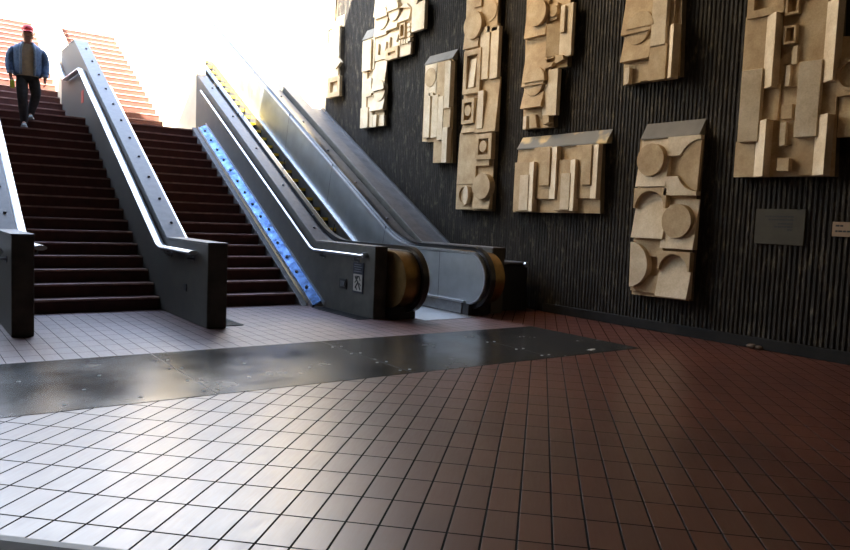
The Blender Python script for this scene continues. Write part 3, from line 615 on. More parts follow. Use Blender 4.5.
wC = low_wall('stair_parapet', 'dark parapet carrying the small pictogram sign beside the escalator', 5.72, 5.94, 9.12, 11.0, 1.085, 0, 23.5, 17.2, studs=1.3, ysp=17.25, rise=.65)  # upper part raised to screen the escalator where glare would wash it out
def rc(y): return .93+max(0, S30*(y-11.0))
pts = [(9.50,.93),(10.92,.93),(11.06,.965)]+[(y, rc(y)) for y in (11.6,13,15,16.7)]
h = rail(wC, 5.645, pts, .022, 5.72, [(9.6,.93),(10.7,.93),(12.9,rc(12.9)),(15,rc(15)),(16.6,rc(16.6))], 'steel')
mb = MB(); mb.tube([(5.72,9.37,.94),(5.66,9.37,.94)], .042, 14); mb.tube([(5.66,9.37,.94),(5.645,9.50,.93)], .016, 8); build('end_rosette', mb, M['steel'], h)
mb = MB(); mb.box((5.708,9.925,.365),(5.72,10.15,.53)); ap = build('access_panel', mb, M['black'], wC, bevel=.004)
mb = MB(); mb.box((5.703,9.965,.40),(5.709,10.11,.495)); build('panel_insert', mb, M['steel_dark'], ap)

# sign with dark header and pictogram
sg = empty('pictogram_sign', (5.715, 9.58, .36), 'small sign with dark header over a pale pictogram on the dark wall', 'sign')
mb = MB(); mb.box((5.709,9.425,.345),(5.72,9.735,.815)); build('sign_plate', mb, M['navy'], sg, bevel=.003)
mb = MB(); mb.box((5.705,9.452,.375),(5.710,9.708,.635)); pp = build('pictogram_panel', mb, M['sign_white'], sg)
mb = MB()
def stroke(y0,z0,y1,z1,w,x=5.7035):
    d = Vector((y1-y0, z1-z0)); d.normalize(); p = Vector((-d.y, d.x))*w/2
    mb.prism([(y0+p.x,z0+p.y),(y1+p.x,z1+p.y),(y1-p.x,z1-p.y),(y0-p.x,z0-p.y)], 'x', x, x+.003)
for a in ((9.66,.60,9.56,.50,.03),(9.56,.50,9.50,.40,.03),(9.62,.60,9.52,.60,.022),(9.65,.42,9.58,.50,.03),(9.54,.61,9.50,.54,.024),(9.66,.50,9.60,.55,.02),(9.60,.39,9.63,.46,.022),(9.48,.46,9.53,.50,.02)): stroke(*a)
mb.prism([(9.59+.028*math.cos(k*math.pi/5), .585+.024*math.sin(k*math.pi/5)) for k in range(10)], 'x', 5.7035, 5.7065)
build('pictogram', mb, M['ink'], pp)
mb = MB()
for i, (a, b_) in enumerate(((9.69,9.49),(9.70,9.46),(9.68,9.50),(9.70,9.47))):
    mb.box((5.706, b_, .775-i*.035), (5.7095, a, .787-i*.035))
build('lettering', mb, M['sign_text'], sg)

# grates in the floor
def grate(x0, x1, y0, y1, label):
    g = empty('floor_grate', ((x0+x1)/2, y0, 0), label, 'grate', 'dark floor grates')
    mb = MB(); t = .02
    mb.box((x0,y0,.001),(x1,y0+t,.012)); mb.box((x0,y1-t,.001),(x1,y1,.012)); mb.box((x0,y0,.001),(x0+t,y1,.012)); mb.box((x1-t,y0,.001),(x1,y1,.012))
    build('frame', mb, M['grate'], g)
    mb = MB(); y = y0+.04
    while y < y1-.03: mb.box((x0+t,y,.001),(x1-t,y+.018,.010)); y += .045
    mb.box((x0+t,y0+t,.0005),(x1-t,y1-t,.002)); build('slats', mb, M['black'], g)
grate(5.47, 5.71, 9.15, 10.58, 'long dark slotted grate at the foot of the steel channel')
grate(3.48, 3.74, 9.2, 9.84, 'small dark grate at the foot of the middle parapet')
mb = MB(); mb.add([(6.80,5.93,.004),(6.93,5.97,.004),(6.95,5.93,.012),(6.82,5.90,.010)], [(0,1,2,3)]); mb.add([(6.82,5.90,.010),(6.95,5.93,.012),(6.94,5.91,.004),(6.83,5.885,.004)], [(0,1,2,3)])
props(build('paper_scrap', mb, M['paper']), 'tiny white paper scrap on the dark floor slab', 'litter')
mb = MB(); mb.ball((9.045,5.10,.035),(.045,.07,.035),10,6); mb.ball((9.05,5.0,.03),(.04,.05,.03),10,6)
props(build('crumpled_rag', mb, M['rag']), 'small crumpled brown rag on the floor against the base of the ribbed wall', 'litter')
mb = MB(); mb.box((3.194,16.75,3.66),(3.199,16.98,3.92)); props(build('wall_sticker', mb, M['red']), 'small red sticker on the upper face of the middle parapet', 'sticker')
# ------------------------------------------------------------------ escalator
es = empty('escalator', (6.9, 9.0, 0), 'steel escalator with yellow edged steps beside the ribbed wall', 'escalator')
YC, ZC, YK, YE = 9.05, .60, 11.08, 22.0
def path(r, zt, kink=0, y_end=YE, bottom=True):
    p = arc(YC, ZC, r, -90, -270, 20) if bottom else arc(YC, ZC, r, -180, -270, 10)
    a = YK+kink+KO; L = .55
    for i in range(9):                         # eased change from flat to slope
        t = i/8; y = a-L+2*L*t
        p.append((y, zt + S30*(L*t*t)))
    y0, z0 = p[-1]; p.append((y_end, z0+S30*(y_end-y0))); return p
KO = 0
def balustrade(xp, sgn):
    """xp = inner face, sgn = +1 when the outside lies towards +x"""
    X = lambda a, b: tuple(sorted((xp+sgn*a, xp+sgn*b)))
    up = path(.40, 1.0, 0)
    low = [(YE, S30*(YE-10.95)), (11.32, .2)]
    mb = MB(); mb.prism(up+low, 'x', *X(0, .03)); p = build('side_panel', mb, M['panel'], es)
    # thin seams
    mb = MB()
    for yb, zb, zt in ((9.83,.205,.99),(11.75,.46,1.36),(13.9,1.72,2.6),(16.05,2.96,3.84),(18.2,4.2,5.08)):
        dy = .0 if yb < 11 else -.19
        mb.hexa([(xp-sgn*.001,yb-.005,zb),(xp-sgn*.001,yb+.005,zb),(xp+sgn*.02,yb+.005,zb),(xp+sgn*.02,yb-.005,zb),(xp-sgn*.001,yb+dy-.005,zt),(xp-sgn*.001,yb+dy+.005,zt),(xp+sgn*.02,yb+dy+.005,zt),(xp+sgn*.02,yb+dy-.005,zt)])
    build('seam', mb, M['stud'], p)
    mb = MB(); mb.band(path(.395, .995), path(.425, 1.03), 'x', *X(-.012, .075), closed=False); build('deck_rim', mb, M['steel'], es)
    mb = MB(); mb.band(path(.44, 1.04, .0), path(.50, 1.10, .0), 'x', *X(.06, .155), closed=False); build('handrail', mb, M['rubber'], es)
    mb = MB(); mb.prism(arc(YC, ZC, .42, -90, -270, 24)+[(9.9,1.02),(9.9,.18)], 'x', *X(.155, .42), smooth=True); build('newel_cap', mb, M['bronze'], es)
    mb = MB(); o = [q for q in path(.42, 1.02, .0) if q[0] > 9.95]; mb.prism([(9.905,1.02)]+o+[(YE, S30*(YE-11.6)), (12.0,.0), (9.905,.0)], 'x', *X(.155, .42)); build('outer_deck', mb, M['deck'], es)
    mb = MB(); mb.prism(path(.405, 1.0)+[(YE, S30*(YE-11.2)), (12.0,.0), (9.05,.18)], 'x', *X(.03, .155)); build('handrail_track', mb, M['black'], es)
    mb = MB(); mb.box((X(-.02,.42)[0], 8.98, 0), (X(-.02,.42)[1], 11.4, .19)); build('newel_base', mb, M['black'], es, bevel=.008)
    mb = MB(); mb.prism([(9.15,.02),(9.15,.2),(11.3,.2),(YE,S30*(YE-10.95)),(YE,S30*(YE-11.55)),(11.9,.02)], 'x', *X(-.035, 0)); build('skirt', mb, M['steel_dark'], es)
    mb = MB(); mb.band([(9.1,.195),(11.32,.195),(YE,S30*(YE-10.96))], [(9.1,.225),(11.30,.225),(YE,S30*(YE-10.91))], 'x', *X(-.045, .0), smooth=False, closed=False); build('skirt_trim', mb, M['steel'], es)
    y = 11.9
    while y < 18:
        z = 1.02+S30*(y-YK); mb = MB(); xs = xp+sgn*.255
        mb.ball((xs, y, z+.012), (.03,.03,.022), 8, 5); build('stud', mb, M['stud'], es); y += 1.25
balustrade(7.45, 1); KO = .27; balustrade(6.37, -1)
mb = MB(); mb.box((6.40,8.75,.0005),(7.42,10.42,.006)); build('landing_plate', mb, M['steel'], es)
mb = MB(); mb.box((6.41,10.20,.006),(7.41,10.42,.016)); build('comb_plate', mb, M['steel_dark'], es)
mb = MB(); mb.box((6.41,10.42,.006),(7.41,10.46,.018)); build('comb_line', mb, M['yellow'], es)
for k in range(-1, 29):
    yk = 11.20+.364*k+(0 if k > 0 else .0); zk = max(.012, .21*k)
    mb = MB(); y1 = yk+.364
    mb.box((6.41, yk, zk-.21 if k > 0 else -.1), (7.41, y1+.03, zk)); s = build('step', mb, M['tread_metal'], es)
    mb = MB(); mb.box((6.412, yk-.004, zk-.06), (7.408, yk+.05, zk+.004)); build('safety_edge', mb, M['yellow'], s)
    if k > 0:
        mb = MB()
        for i in range(33): mb.box((6.43+i*.0297, yk-.003, zk-.20), (6.443+i*.0297, yk+.001, zk-.062))
        build('riser_cleats', mb, M['grate'], s)

# wall and sloping cladding between escalator and ribbed wall
w3 = low_wall('stair_parapet', 'dark parapet behind the escalator, nearest the ribbed wall', 7.93, 8.20, 9.02, 11.0, 1.10, 0, 23.0, 17.4, studs=0, ysp=17.6)
sc = empty('sloping_cladding', (8.65, 10.6, 0), 'wide grey sloping cladding filling the gap beside the ribbed wall', 'cladding')
f = lambda y: S30*(y-9.96)
mb = MB(); mb.prism([(10.55,0),(10.55,f(10.55)),(17.4,f(17.4)),(17.4,2.0),(14,0)], 'x', 8.21, 9.12); build('slope_body', mb, M['slope'], sc)
mb = MB(); mb.hexa([(8.50,10.6,f(10.6)-.01),(8.53,10.6,f(10.6)-.01),(8.53,10.6,f(10.6)+.035),(8.50,10.6,f(10.6)+.035),(8.50,17.4,f(17.4)-.01),(8.53,17.4,f(17.4)-.01),(8.53,17.4,f(17.4)+.035),(8.50,17.4,f(17.4)+.035)]); build('strip', mb, M['steel'], sc)
mb = MB(); mb.hexa([(9.07,10.6,f(10.6)-.01),(9.12,10.6,f(10.6)-.01),(9.12,10.6,f(10.6)+.06),(9.07,10.6,f(10.6)+.06),(9.07,17.4,f(17.4)-.01),(9.12,17.4,f(17.4)-.01),(9.12,17.4,f(17.4)+.06),(9.07,17.4,f(17.4)+.06)]); build('edge_strip', mb, M['steel_dark'], sc)
bx = empty('service_box', (8.6, 9.3, 0), 'low black box with metal top standing against the ribbed wall', 'box')
mb = MB(); mb.box((8.22,9.28,0),(8.98,10.5,.80)); build('box_body', mb, M['black'], bx, bevel=.012)
mb = MB(); mb.box((8.21,9.26,.80),(9.0,10.52,.84)); build('box_top', mb, M['steel_dark'], bx, bevel=.008)
mb = MB(); mb.tube([(8.90,9.27,.80),(8.90,9.22,.80)], .045, 12); build('latch', mb, M['steel'], bx)

# ------------------------------------------------------------------ wall reliefs
XB = 9.05
INFO = {
 'six': ('tall cream relief of six discs and arcs under a grey cap', ),
 'wide': ('wide cream relief of upright bars under a sloping patchy cap', ),
 'upper': ('cream relief with half disc cut by the top edge, above the six disc relief', ),
 'tall': ('long narrow cream relief of discs and framed boxes just right of the small capped relief', ),
 'mid': ('stepped cream relief with a big disc directly above the wide barred relief', ),
 'small': ('small stepped cream relief of slim bars under a grey cap', ),
 'cluster': ('irregular cream relief cluster with half discs, second from the bright opening', ),
 'big': ('largest cream relief of tall slanted blocks above the dull bronze plaque', ),
 'edge': ('cream relief with a ring cut by the right frame edge', ),
 'far': ('sunlit white relief panel nearest the bright opening', ),
 'top': ('narrow pale relief edge above the sunlit white relief', ),
}
def rquad(mb, y0, z0, y1, z1, dd, back=0.0, mi=0):
    # y0 is the left (farther) side, z0 the top; depths TL, TR, BR, BL
    a = [(XB-dd[0],y0,z0),(XB-dd[1],y1,z0),(XB-dd[2],y1,z1),(XB-dd[3],y0,z1)]
    b = [(XB+.005-back,y0,z0),(XB+.005-back,y1,z0),(XB+.005-back,y1,z1),(XB+.005-back,y0,z1)]
    mb.hexa(b+a, mi)
def rdisc(mb, y, z, r, d0, d1, n=36, tilt=0, half=None, ry=None):
    a0, a1 = (0, 360) if half is None else ((0, 180) if half == 'top' else (180, 360))
    m = n if half is None else n//2
    pts = [(y+(ry or r)*math.cos(math.radians(a0+(a1-a0)*i/m)), z+r*math.sin(math.radians(a0+(a1-a0)*i/m))) for i in range(m+(0 if half is None else 1))]
    k = len(pts)
    vs = [(XB-d0, *p) for p in pts]+[(XB-d1-tilt*(z-p[1])/r, *p) for p in pts]
    mb.add(vs, [tuple(range(k)), tuple(range(2*k-1,k-1,-1))]); mb.add(vs, [(i,k+i,k+(i+1)%k,(i+1)%k) for i in range(k)], 0, half is None)
NAMES = {'cell':'raised_block'}
LIT_KINDS = {'bar','slanted_block','corner_block','lens'}  # kinds drawn in the paler stone, as if catching light
def relief(key):
    pale = key in ('far','top','cluster')  # whole reliefs near the opening, daylight put into the stone colour
    items = RELIEFS[key]; bk = items[0]
    ys = [p[0] for p in bk[2]]; zs = [p[1] for p in bk[2]]
    r = empty('wall_relief', (XW, (min(ys)+max(ys))/2, min(zs)), INFO[key][0], 'relief', 'cream wall reliefs')
    mb = MB(); mb.prism(bk[2], 'x', XB, XW-.001)
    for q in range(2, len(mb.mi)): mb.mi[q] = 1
    bo = build('backing_slab', mb, [M['stone_lit' if pale else 'stone'], M['stone_dark']], r)
    capr = None
    for it in items[1:]:
        kind, shp, g, d = it; mb = MB(); nm = kind; light = False
        if kind == 'cap':
            y0, z0, y1, z1 = g; zz = (z0+z1)/2; h = CAPH.get(key, .22)
            mb.prism([(XW-.001,zz+h),(XW-.001,zz-.01),(XB-.03,zz-.01),(XB-.03,zz+.015)], 'y', 0, 1)
            mb.v = [(a, (min(y1,y0)-.0) if b == 0 else max(y0,y1), c) for a,b,c in [(v[0], v[1], v[2]) for v in mb.v]]
            build('sloping_cap', mb, M['cap' if key == 'wide' else 'capplain'], r, bevel=.004); continue
        if shp == 'R':
            y0, z0, y1, z1 = g
            if kind == 'frame':
                w = abs(y0-y1)*.2; dm = max(d)
                inn = [(y0-w,z1+w),(y1+w,z1+w),(y1+w,z0-w),(y0-w,z0-w)]; ou = [(y0,z1),(y1,z1),(y1,z0),(y0,z0)]
                mb.band(inn, ou, 'x', XB+.004, XB-dm, smooth=False)
                build('frame', mb, M['stone'], r, bevel=.006)
                continue
            if kind == 'disc_block': nm = 'raised_block'
            rquad(mb, y0, z0, y1, z1, d); light = key == 'small' and (y0-y1) > .3 and z0 > 4.0 and y0 > 12.5
        elif shp == 'P': mb.prism(g, 'x', XB+.004, XB-d)
        elif shp == 'D':
            y, z, rr = g
            if kind == 'ring':
                o1 = [(y+rr*math.cos(t*math.pi/16), z+rr*math.sin(t*math.pi/16)) for t in range(32)]; i1 = [(y+rr*.78*math.cos(t*math.pi/16), z+rr*.78*math.sin(t*math.pi/16)) for t in range(32)]
                mb.band(i1, o1, 'x', XB+.004, XB-d[0])
            elif kind == 'lens': rdisc(mb, y, z, rr, -.004, d[0], ry=rr*.45)
            else: rdisc(mb, y, z, rr, -.004, d[0])
        elif shp == 'H':
            y, z, rr = g; rdisc(mb, y, z, rr, -.004, d[0], half=d[1], tilt=(.02 if d[1] == 'top' else -.0))
        elif shp == 'C':
            y0, z0, y1, z1 = g; W = abs(y0-y1); H = abs(z0-z1); yc = (y0+y1)/2; zc = (z0+z1)/2
            if d == 'disc':
                rquad(mb, y0-.01, z0, y1+.01, z1, (.0,.0,.11,.11)); build('raised_block', mb, M['stone_lit'], r, bevel=.005)
                mb = MB(); rdisc(mb, yc+.01, zc+.04, min(W,H)*.43, -.004, .13); nm = 'disc'
            elif d == 'arch':
                rr = W*.44; zc2 = z0-rr-.06*H
                pts = [(y0,z0),(y1,z0),(y1,zc2)]+[(yc+.02-rr*math.cos(math.radians(180-180*i/16))*1, zc2+rr*math.sin(math.radians(180*i/16))) for i in range(17)][::1]
                a = [(yc+.0+rr*math.cos(math.radians(180+180*i/16)), zc2-rr*math.sin(math.radians(180+180*i/16))) for i in range(17)]
                pts = [(y0,zc2),(y0,z0),(y1,z0),(y1,zc2)]+[(yc-rr*math.cos(math.pi*i/16), zc2+rr*math.sin(math.pi*i/16)) for i in range(17)]
                mb.prism(pts, 'x', XB+.004, XB-.10); build('arched_block', mb, M['stone'], r, bevel=.004)
                mb = MB(); rquad(mb, y0-.005, zc2+rr*.9, y1+.005, z1, (.0,.0,.12,.12)); nm = 'raised_block'; light = True
            else:
                # big disc cut by the side of the cell, bright corner pieces above and below it
                sy = y1 if d == 'halfR' else y0; sg = 1 if d == 'halfR' else -1
                rr = H*.43; far = y0 if d == 'halfR' else y1
                for top in (1, -1):
                    zz = z0 if top == 1 else z1
                    a0 = [(sy+sg*.0, zc+top*rr)]
                    cur = [(sy+sg*rr*.95*math.sin(math.radians(t)), zc+top*rr*math.cos(math.radians(t))) for t in range(0, 70, 6)]
                    cur = [q for q in cur if (q[0]-far)*sg < 0]
                    pts = [(sy, zz)]+cur+[(far, cur[-1][1]), (far, zz)]
                    mb = MB(); mb.prism(pts, 'x', XB+.004, XB-((.10 if top == -1 else .07) if d == 'halfR' else .05)); build('corner_block', mb, M['stone_lit' if d == 'halfR' else 'stone'], r, bevel=.004)
                mb = MB(); pts = [(sy+sg*rr*.95*math.sin(math.radians(t)), zc+rr*.985*math.cos(math.radians(t))) for t in range(0, 181, 8)]
                pts = [((far if (q[0]-far)*sg > 0 else q[0]), q[1]) for q in pts]
                mb.prism(pts, 'x', XB+.004, XB-(.12 if d == 'halfL' else .05)); nm = 'half_disc'; light = d == 'halfL'
        build(nm, mb, M['stone_lit' if (nm in LIT_KINDS or light or pale) else 'stone'], r, bevel=.004 if shp != 'D' else .003)
CAPH = {'six': .24, 'wide': .22, 'small': .2, 'cluster': .25, 'far': .3}
for k in RELIEFS: relief(k)

# plaques
def plaque(y0, y1, z0, z1, mat, label, lines):
    p = empty('wall_plaque', (XW, (y0+y1)/2, z0), label, 'plaque')
    mb = MB(); mb.box((XW-.02, y0, z0), (XW+.03, y1, z1)); build('plate', mb, M[mat], p, bevel=.003)
    mb = MB()
    for a, b_, z in lines:
        y = a
        while y > b_:
            w = .018+.03*random.random(); mb.box((XW-.0225, max(b_, y-w), z-.011), (XW-.0195, y, z+.009)); y -= w+.008
    build('lettering', mb, M['ink'], p)
plaque(4.58, 5.225, 1.375, 1.83, 'plaque', 'dull bronze plaque with small lines of lettering on the ribbed wall', [(5.10,4.72,1.735),(5.05,4.72,1.695),(4.92,4.73,1.645),(4.97,4.73,1.605),(4.80,4.73,1.57)])
plaque(3.75, 4.25, 1.51, 1.685, 'plaque_tan', 'small tan plaque on the ribbed wall at the right frame edge', [(4.21,4.12,1.64),(4.21,4.0,1.575)])
# ------------------------------------------------------------------ the man walking down (metres, local frame: x right, y away, z up)
PX, PY, PZ = PLOC
man = bpy.data.objects.new('person', None); col.objects.link(man); man.location = (PX*K, PY*K, PZ*K); man.rotation_euler = (0,0,math.radians(-7))
props(man, 'person in red cap and open denim jacket walking down the stairs', 'person')
def pbuild(name, mb, mats, parent=man, sub=0, solid=0):
    o = build(name, mb, mats, parent, k=1, local=True)
    if solid: s = o.modifiers.new('Solid', 'SOLIDIFY'); s.thickness = solid; s.offset = -1
    if sub: s = o.modifiers.new('Sub', 'SUBSURF'); s.levels = sub; s.render_levels = sub
    return o
J = {}
pel = (.035,.11,.93)
verts = []; edges = []; rad = []
def node(p, r, parent=None):
    verts.append(p); rad.append(r if isinstance(r, tuple) else (r, r))
    if parent is not None: edges.append((parent, len(verts)-1))
    return len(verts)-1
n0 = node(pel, (.14,.10))
n1 = node((.035,.10,1.10), (.135,.095), n0); n2 = node((.035,.095,1.28), (.155,.105), n1); n3 = node((.035,.10,1.38), (.11,.075), n2)
n4 = node((.035,.09,1.475), (.066,.066), n3); n5 = node((.035,.075,1.535), (.070,.075), n4)
n6 = node((.035,.060,1.585), (.100,.112), n5); n7 = node((.035,.068,1.655), (.112,.128), n6); n8 = node((.035,.075,1.715), (.085,.095), n7)
nose = node((.035,-.052,1.615), .013, n7)
for s in (-1, 1): node((.035+s*.088,.085,1.62), .012, n7)
def arm(s, sh, el, wr):
    a = node((sh[0],sh[1],sh[2]-.03), .05, n3); b = node(((sh[0]+el[0])/2,(sh[1]+el[1])/2,(sh[2]+el[2])/2), .050, a); c = node(el, .042, b)
    d = node(wr, .028, c); h = node((wr[0],wr[1]-.012,wr[2]-.055), (.024,.034), d)
    for i, (dy, L) in enumerate(((-.030,.070),(-.012,.082),(.008,.076),(.026,.058))):
        k1 = node((wr[0]+s*.004,wr[1]-.012+dy,wr[2]-.095), .0095, h); k2 = node((wr[0]-s*.006,wr[1]-.016+dy,wr[2]-.095-L*.5), .009, k1)
        node((wr[0]-s*.026,wr[1]-.022+dy,wr[2]-.095-L*.85), .0075, k2)
    t1 = node((wr[0]-s*.012,wr[1]-.050,wr[2]-.065), .011, h); node((wr[0]-s*.024,wr[1]-.062,wr[2]-.105), .0085, t1)
SHR, ELR, WRR = (-.150,.10,1.39), (-.245,.13,1.13), (-.225,.03,.90)
SHL, ELL, WRL = (.220,.10,1.39), (.315,.13,1.13), (.305,.04,.89)
arm(-1, SHR, ELR, WRR); arm(1, SHL, ELL, WRL)
HR, KR, AR = (-.055,.10,.88), (-.045,-.01,.49), (-.015,.05,.10)
HL, KL, AL = (.125,.11,.88), (.165,.05,.58), (.085,.27,.27)
def leg(h, k, a):
    q = node(h, .085, n0); m = node(tuple((h[i]+k[i])/2 for i in range(3)), .072, q); kk = node(k, .055, m)
    c = node((k[0]*.6+a[0]*.4, k[1]*.6+a[1]*.4+.02, k[2]*.6+a[2]*.4), .052, kk); an = node(a, .036, c)
    node((a[0]-.01, a[1]-.10, a[2]-.055), (.036,.028), an)
leg(HR, KR, AR); leg(HL, KL, AL)
me = bpy.data.meshes.new('body'); me.from_pydata(verts, edges, []); me.materials.append(M['skin'])
bo = bpy.data.objects.new('body', me); col.objects.link(bo); bo.parent = man
bo.modifiers.new('Skin', 'SKIN'); lay = me.skin_vertices[0].data
for i, r in enumerate(rad): lay[i].radius = r
lay[0].use_root = True
bo.modifiers['Skin'].use_smooth_shade = True
ss = bo.modifiers.new('Sub', 'SUBSURF'); ss.levels = 2; ss.render_levels = 2
def ell(c, rx, ry, n=20, a0=0, a1=360, tx=0):
    full = abs(a1-a0) >= 360; m = n if full else n-1
    return [(c[0]+rx*math.cos(math.radians(a0+(a1-a0)*i/m)), c[1]+ry*math.sin(math.radians(a0+(a1-a0)*i/m)), c[2]+tx*math.cos(math.radians(a0+(a1-a0)*i/m))) for i in range(n)]
cx = .035
# t-shirt
mb = MB(); mb.loft([ell((cx,.10,z), rx, ry) for z, rx, ry in ((.90,.175,.125),(.98,.172,.125),(1.10,.160,.115),(1.28,.178,.125),(1.38,.165,.11),(1.44,.10,.085),(1.475,.075,.07))]); pbuild('t_shirt', mb, M['shirt'], sub=1)
# trousers: pelvis and two legs
mb = MB(); mb.loft([ell((cx,.11,z), rx, ry) for z, rx, ry in ((.99,.165,.118),(.92,.178,.128),(.84,.182,.125),(.79,.165,.11))], cap=True)
for h, k, a in ((HR,KR,AR),(HL,KL,AL)):
    mid = tuple((h[i]+k[i])/2 for i in range(3)); calf = (k[0]*.55+a[0]*.45, k[1]*.55+a[1]*.45+.015, k[2]*.55+a[2]*.45)
    mb.tube([(h[0],h[1],h[2]+.03), mid, (k[0],k[1],k[2]+.05), k, calf, (a[0],a[1]+.01,a[2]+.05), (a[0],a[1]+.005,a[2]-.035)], [.105,.096,.084,.080,.076,.064,.062], 14, up=(0,1,0))
pbuild('trousers', mb, M['trouser'], sub=1)
# denim jacket: open front, collar, sleeves
G0, G1 = -62, 242            # the gap faces the viewer (-y)
mb = MB(); mb.loft([ell((cx,.10,z), rx, ry, 26, G0, G1) for z, rx, ry in ((.90,.225,.165),(.93,.235,.172),(1.05,.232,.168),(1.20,.232,.165),(1.32,.245,.158),(1.385,.235,.145),(1.425,.19,.125),(1.46,.13,.102),(1.48,.095,.085))], closed=False)
jk = pbuild('denim_jacket', mb, M['denim'], sub=1, solid=.012)
for s, sh, el, wr in ((-1,SHR,ELR,WRR),(1,SHL,ELL,WRL)):
    sh2 = (sh[0]-s*.02, sh[1], sh[2]-.02)
    mb = MB(); mb.tube([sh2, (sh[0]+s*.035,sh[1]+.01,sh[2]-.05), tuple((sh[i]+el[i])/2+(s*.02 if i == 0 else 0) for i in range(3)), el, tuple((wr[i]*.5+el[i]*.5) for i in range(3)), (wr[0],wr[1],wr[2]+.03)], [.055,.078,.082,.075,.070,.058], 14, up=(0,1,0))
    pbuild('sleeve', mb, M['denim'], jk, sub=1)
    mb = MB(); mb.tube([(wr[0],wr[1]+.003,wr[2]+.06),(wr[0],wr[1],wr[2]+.015)], .060, 14, up=(0,1,0)); pbuild('cuff', mb, M['denim_light'], jk)
    # faded front edge and shoulder yoke
    an = math.radians(G0 if s > 0 else G1)
    mb = MB(); pts = []
    for z, rx, ry in ((.905,.228,.170),(1.05,.236,.173),(1.20,.236,.170),(1.32,.238,.163),(1.40,.208,.143),(1.44,.155,.115)):
        pts.append((cx+rx*math.cos(an), .10+ry*math.sin(an), z))
    mb.tube(pts, [(.022,.008)]*len(pts), 8, up=(0,1,0)); pbuild('front_edge', mb, M['denim_light'], jk)
mb = MB(); mb.loft([ell((cx,.095,z), rx, ry, 22, -50, 230) for z, rx, ry in ((1.43,.150,.115),(1.475,.105,.092),(1.50,.088,.085),(1.475,.118,.105))], closed=False); pbuild('collar', mb, M['denim_light'], jk, sub=1, solid=.006)
# cap
mb = MB(); mb.loft([ell((cx,.072,z), rx, ry, 20) for z, rx, ry in ((1.655,.098,.118),(1.70,.099,.119),(1.742,.088,.104),(1.772,.058,.068),(1.782,.012,.014))], cap=True); cp = pbuild('cap', mb, M['capred'], sub=1)
mb = MB(); v = []
for i in range(11):
    t = math.radians(200+140*i/10); v.append((cx+.094*math.cos(t), .072+.114*math.sin(t), 1.668))
w = [(p[0]*1.0, p[1]-.075*math.sin(math.pi*i/10)-.005, 1.655-.012*math.sin(math.pi*i/10)) for i, p in enumerate(v)]
mb.loft([v, w], closed=False); pbuild('cap_visor', mb, M['capred'], cp, solid=.006)
mb = MB(); mb.loft([ell((cx,.085,z), .090, .102, 18, -8, 188) for z in (1.565,1.61,1.67)], closed=False); pbuild('hair', mb, M['hair'], solid=.012)
mb = MB()
for s in (-1, 1): mb.ball((cx+s*.036,-.034,1.636), (.031,.014,.023), 12, 8)
mb.tube([(cx-.012,-.045,1.642),(cx+.012,-.045,1.642)], .004, 6)
for s in (-1, 1): mb.tube([(cx+s*.064,-.022,1.645),(cx+s*.090,.03,1.645),(cx+s*.092,.085,1.642)], .004, 6)
pbuild('sunglasses', mb, M['glass_dark'])
mb = MB(); mb.tube([(cx-.026,-.030,1.563),(cx,-.038,1.565),(cx+.026,-.030,1.563)], [(.006,.005),(.01,.006),(.006,.005)], 8); pbuild('mouth', mb, M['plaque_tan'])
# shoes
for a, fl in ((AR, -.03), (AL, .03)):
    z0 = a[2]-.10; x = a[0]; y = a[1]
    mb = MB(); rings = []
    for yy, hw, h in ((.055,.030,.060),(.04,.040,.085),(.0,.042,.095),(-.06,.044,.078),(-.12,.050,.055),(-.17,.046,.042),(-.205,.028,.028)):
        rings.append([(x+fl*(-yy)*.5+hw*math.cos(t), y+yy, z0+.018+max(0, math.sin(t))*h+min(0, math.sin(t))*.010) for t in [2*math.pi*i/14 for i in range(14)]])
    mb.loft(rings, cap=True); sh = pbuild('shoe', mb, M['shoe'], sub=1)
    mb = MB(); rings = []
    for yy, hw in ((.065,.028),(.04,.044),(-.06,.046),(-.12,.053),(-.18,.048),(-.212,.026)):
        rings.append([(x+fl*(-yy)*.5+sx*hw, y+yy, z0+zz) for sx, zz in ((-1,0),(1,0),(1,.024),(-1,.024))])
    mb.loft(rings, cap=True, smooth=False); pbuild('sole', mb, M['sole'], sh)
# drink held in his right hand
mx = Matrix.Rotation(math.radians(-7), 4, 'Z')
bp = mx @ Vector((WRR[0]+.028, WRR[1]-.035, WRR[2]-.235))
dk = bpy.data.objects.new('drink_bottle', None); col.objects.link(dk); dk.location = Vector((PX*K,PY*K,PZ*K))+bp
props(dk, "yellow-green drink bottle held in the walking man's hand", 'bottle')
mb = MB(); mb.tube([(0,0,0),(0,0,.012),(0,0,.10),(0,0,.125),(0,0,.145)], [.033,.037,.037,.030,.016], 16); pbuild('bottle_body', mb, M['bottle'], dk)
mb = MB(); mb.tube([(0,0,.143),(0,0,.172)], .018, 12); pbuild('bottle_cap', mb, M['lid'], dk)

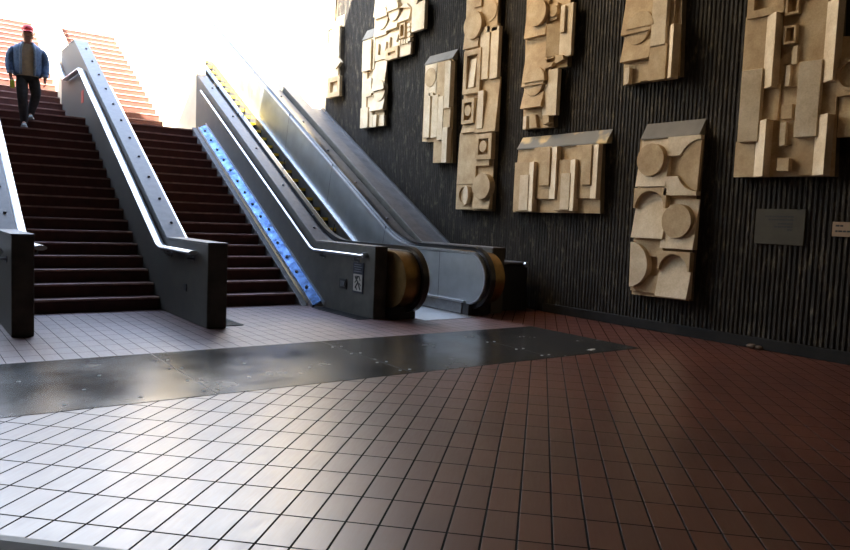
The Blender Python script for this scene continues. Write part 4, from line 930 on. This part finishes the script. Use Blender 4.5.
# ------------------------------------------------------------------ light, sky, camera
w = bpy.data.worlds.new('World'); scene.world = w; w.use_nodes = True; nt = w.node_tree
bg = nt.nodes['Background']; tc = nt.nodes.new('ShaderNodeTexCoord'); sx = nt.nodes.new('ShaderNodeSeparateXYZ')
nt.links.new(tc.outputs['Generated'], sx.inputs[0])
c = ramp(nt, sx.outputs['Z'], SKY)
nt.links.new(c, bg.inputs['Color']); bg.inputs['Strength'].default_value = SKYS
sun = bpy.data.lights.new('sun', 'SUN'); sun.energy = SUNE; sun.angle = math.radians(.6); sun.color = (1,.95,.86)
so = bpy.data.objects.new('sun', sun); col.objects.link(so)
so.rotation_euler = Vector(SUND).to_track_quat('-Z', 'Y').to_euler()
for loc, e, sz, cl, tgt in SPOTS:
    l = bpy.data.lights.new('unseen_spot', 'SPOT'); l.energy = e; l.spot_size = math.radians(sz); l.spot_blend = .8; l.shadow_soft_size = .2; l.color = cl
    lo = bpy.data.objects.new('unseen_spot', l); col.objects.link(lo); lo.location = Vector(loc)*K
    lo.rotation_euler = (Vector(tgt)-Vector(loc)).to_track_quat('-Z', 'Y').to_euler()

cam = bpy.data.cameras.new('camera'); co = bpy.data.objects.new('camera', cam); col.objects.link(co)
cam.sensor_width = 36; cam.lens = 728.37/850*36; cam.clip_start = .05
yaw, pit, rol = 0.629466755, 0.0749682151, -0.0415354375
fwd = Vector((math.sin(yaw)*math.cos(pit), math.cos(yaw)*math.cos(pit), -math.sin(pit))); right = Vector((math.cos(yaw), -math.sin(yaw), 0)); down = fwd.cross(right)
r = right*math.cos(rol)+down*math.sin(rol); d = -right*math.sin(rol)+down*math.cos(rol)
mt = Matrix((r, -d, -fwd)).transposed().to_4x4(); mt.translation = Vector((0,0,1.5*K)); co.matrix_world = mt
scene.camera = co
scene.view_settings.view_transform = 'Standard'; scene.view_settings.look = 'None'
scene.view_settings.exposure = EXPO; scene.view_settings.gamma = 1
scene.cycles.max_bounces = 8; scene.cycles.diffuse_bounces = 4; scene.cycles.glossy_bounces = 4; scene.cycles.sample_clamp_indirect = 8
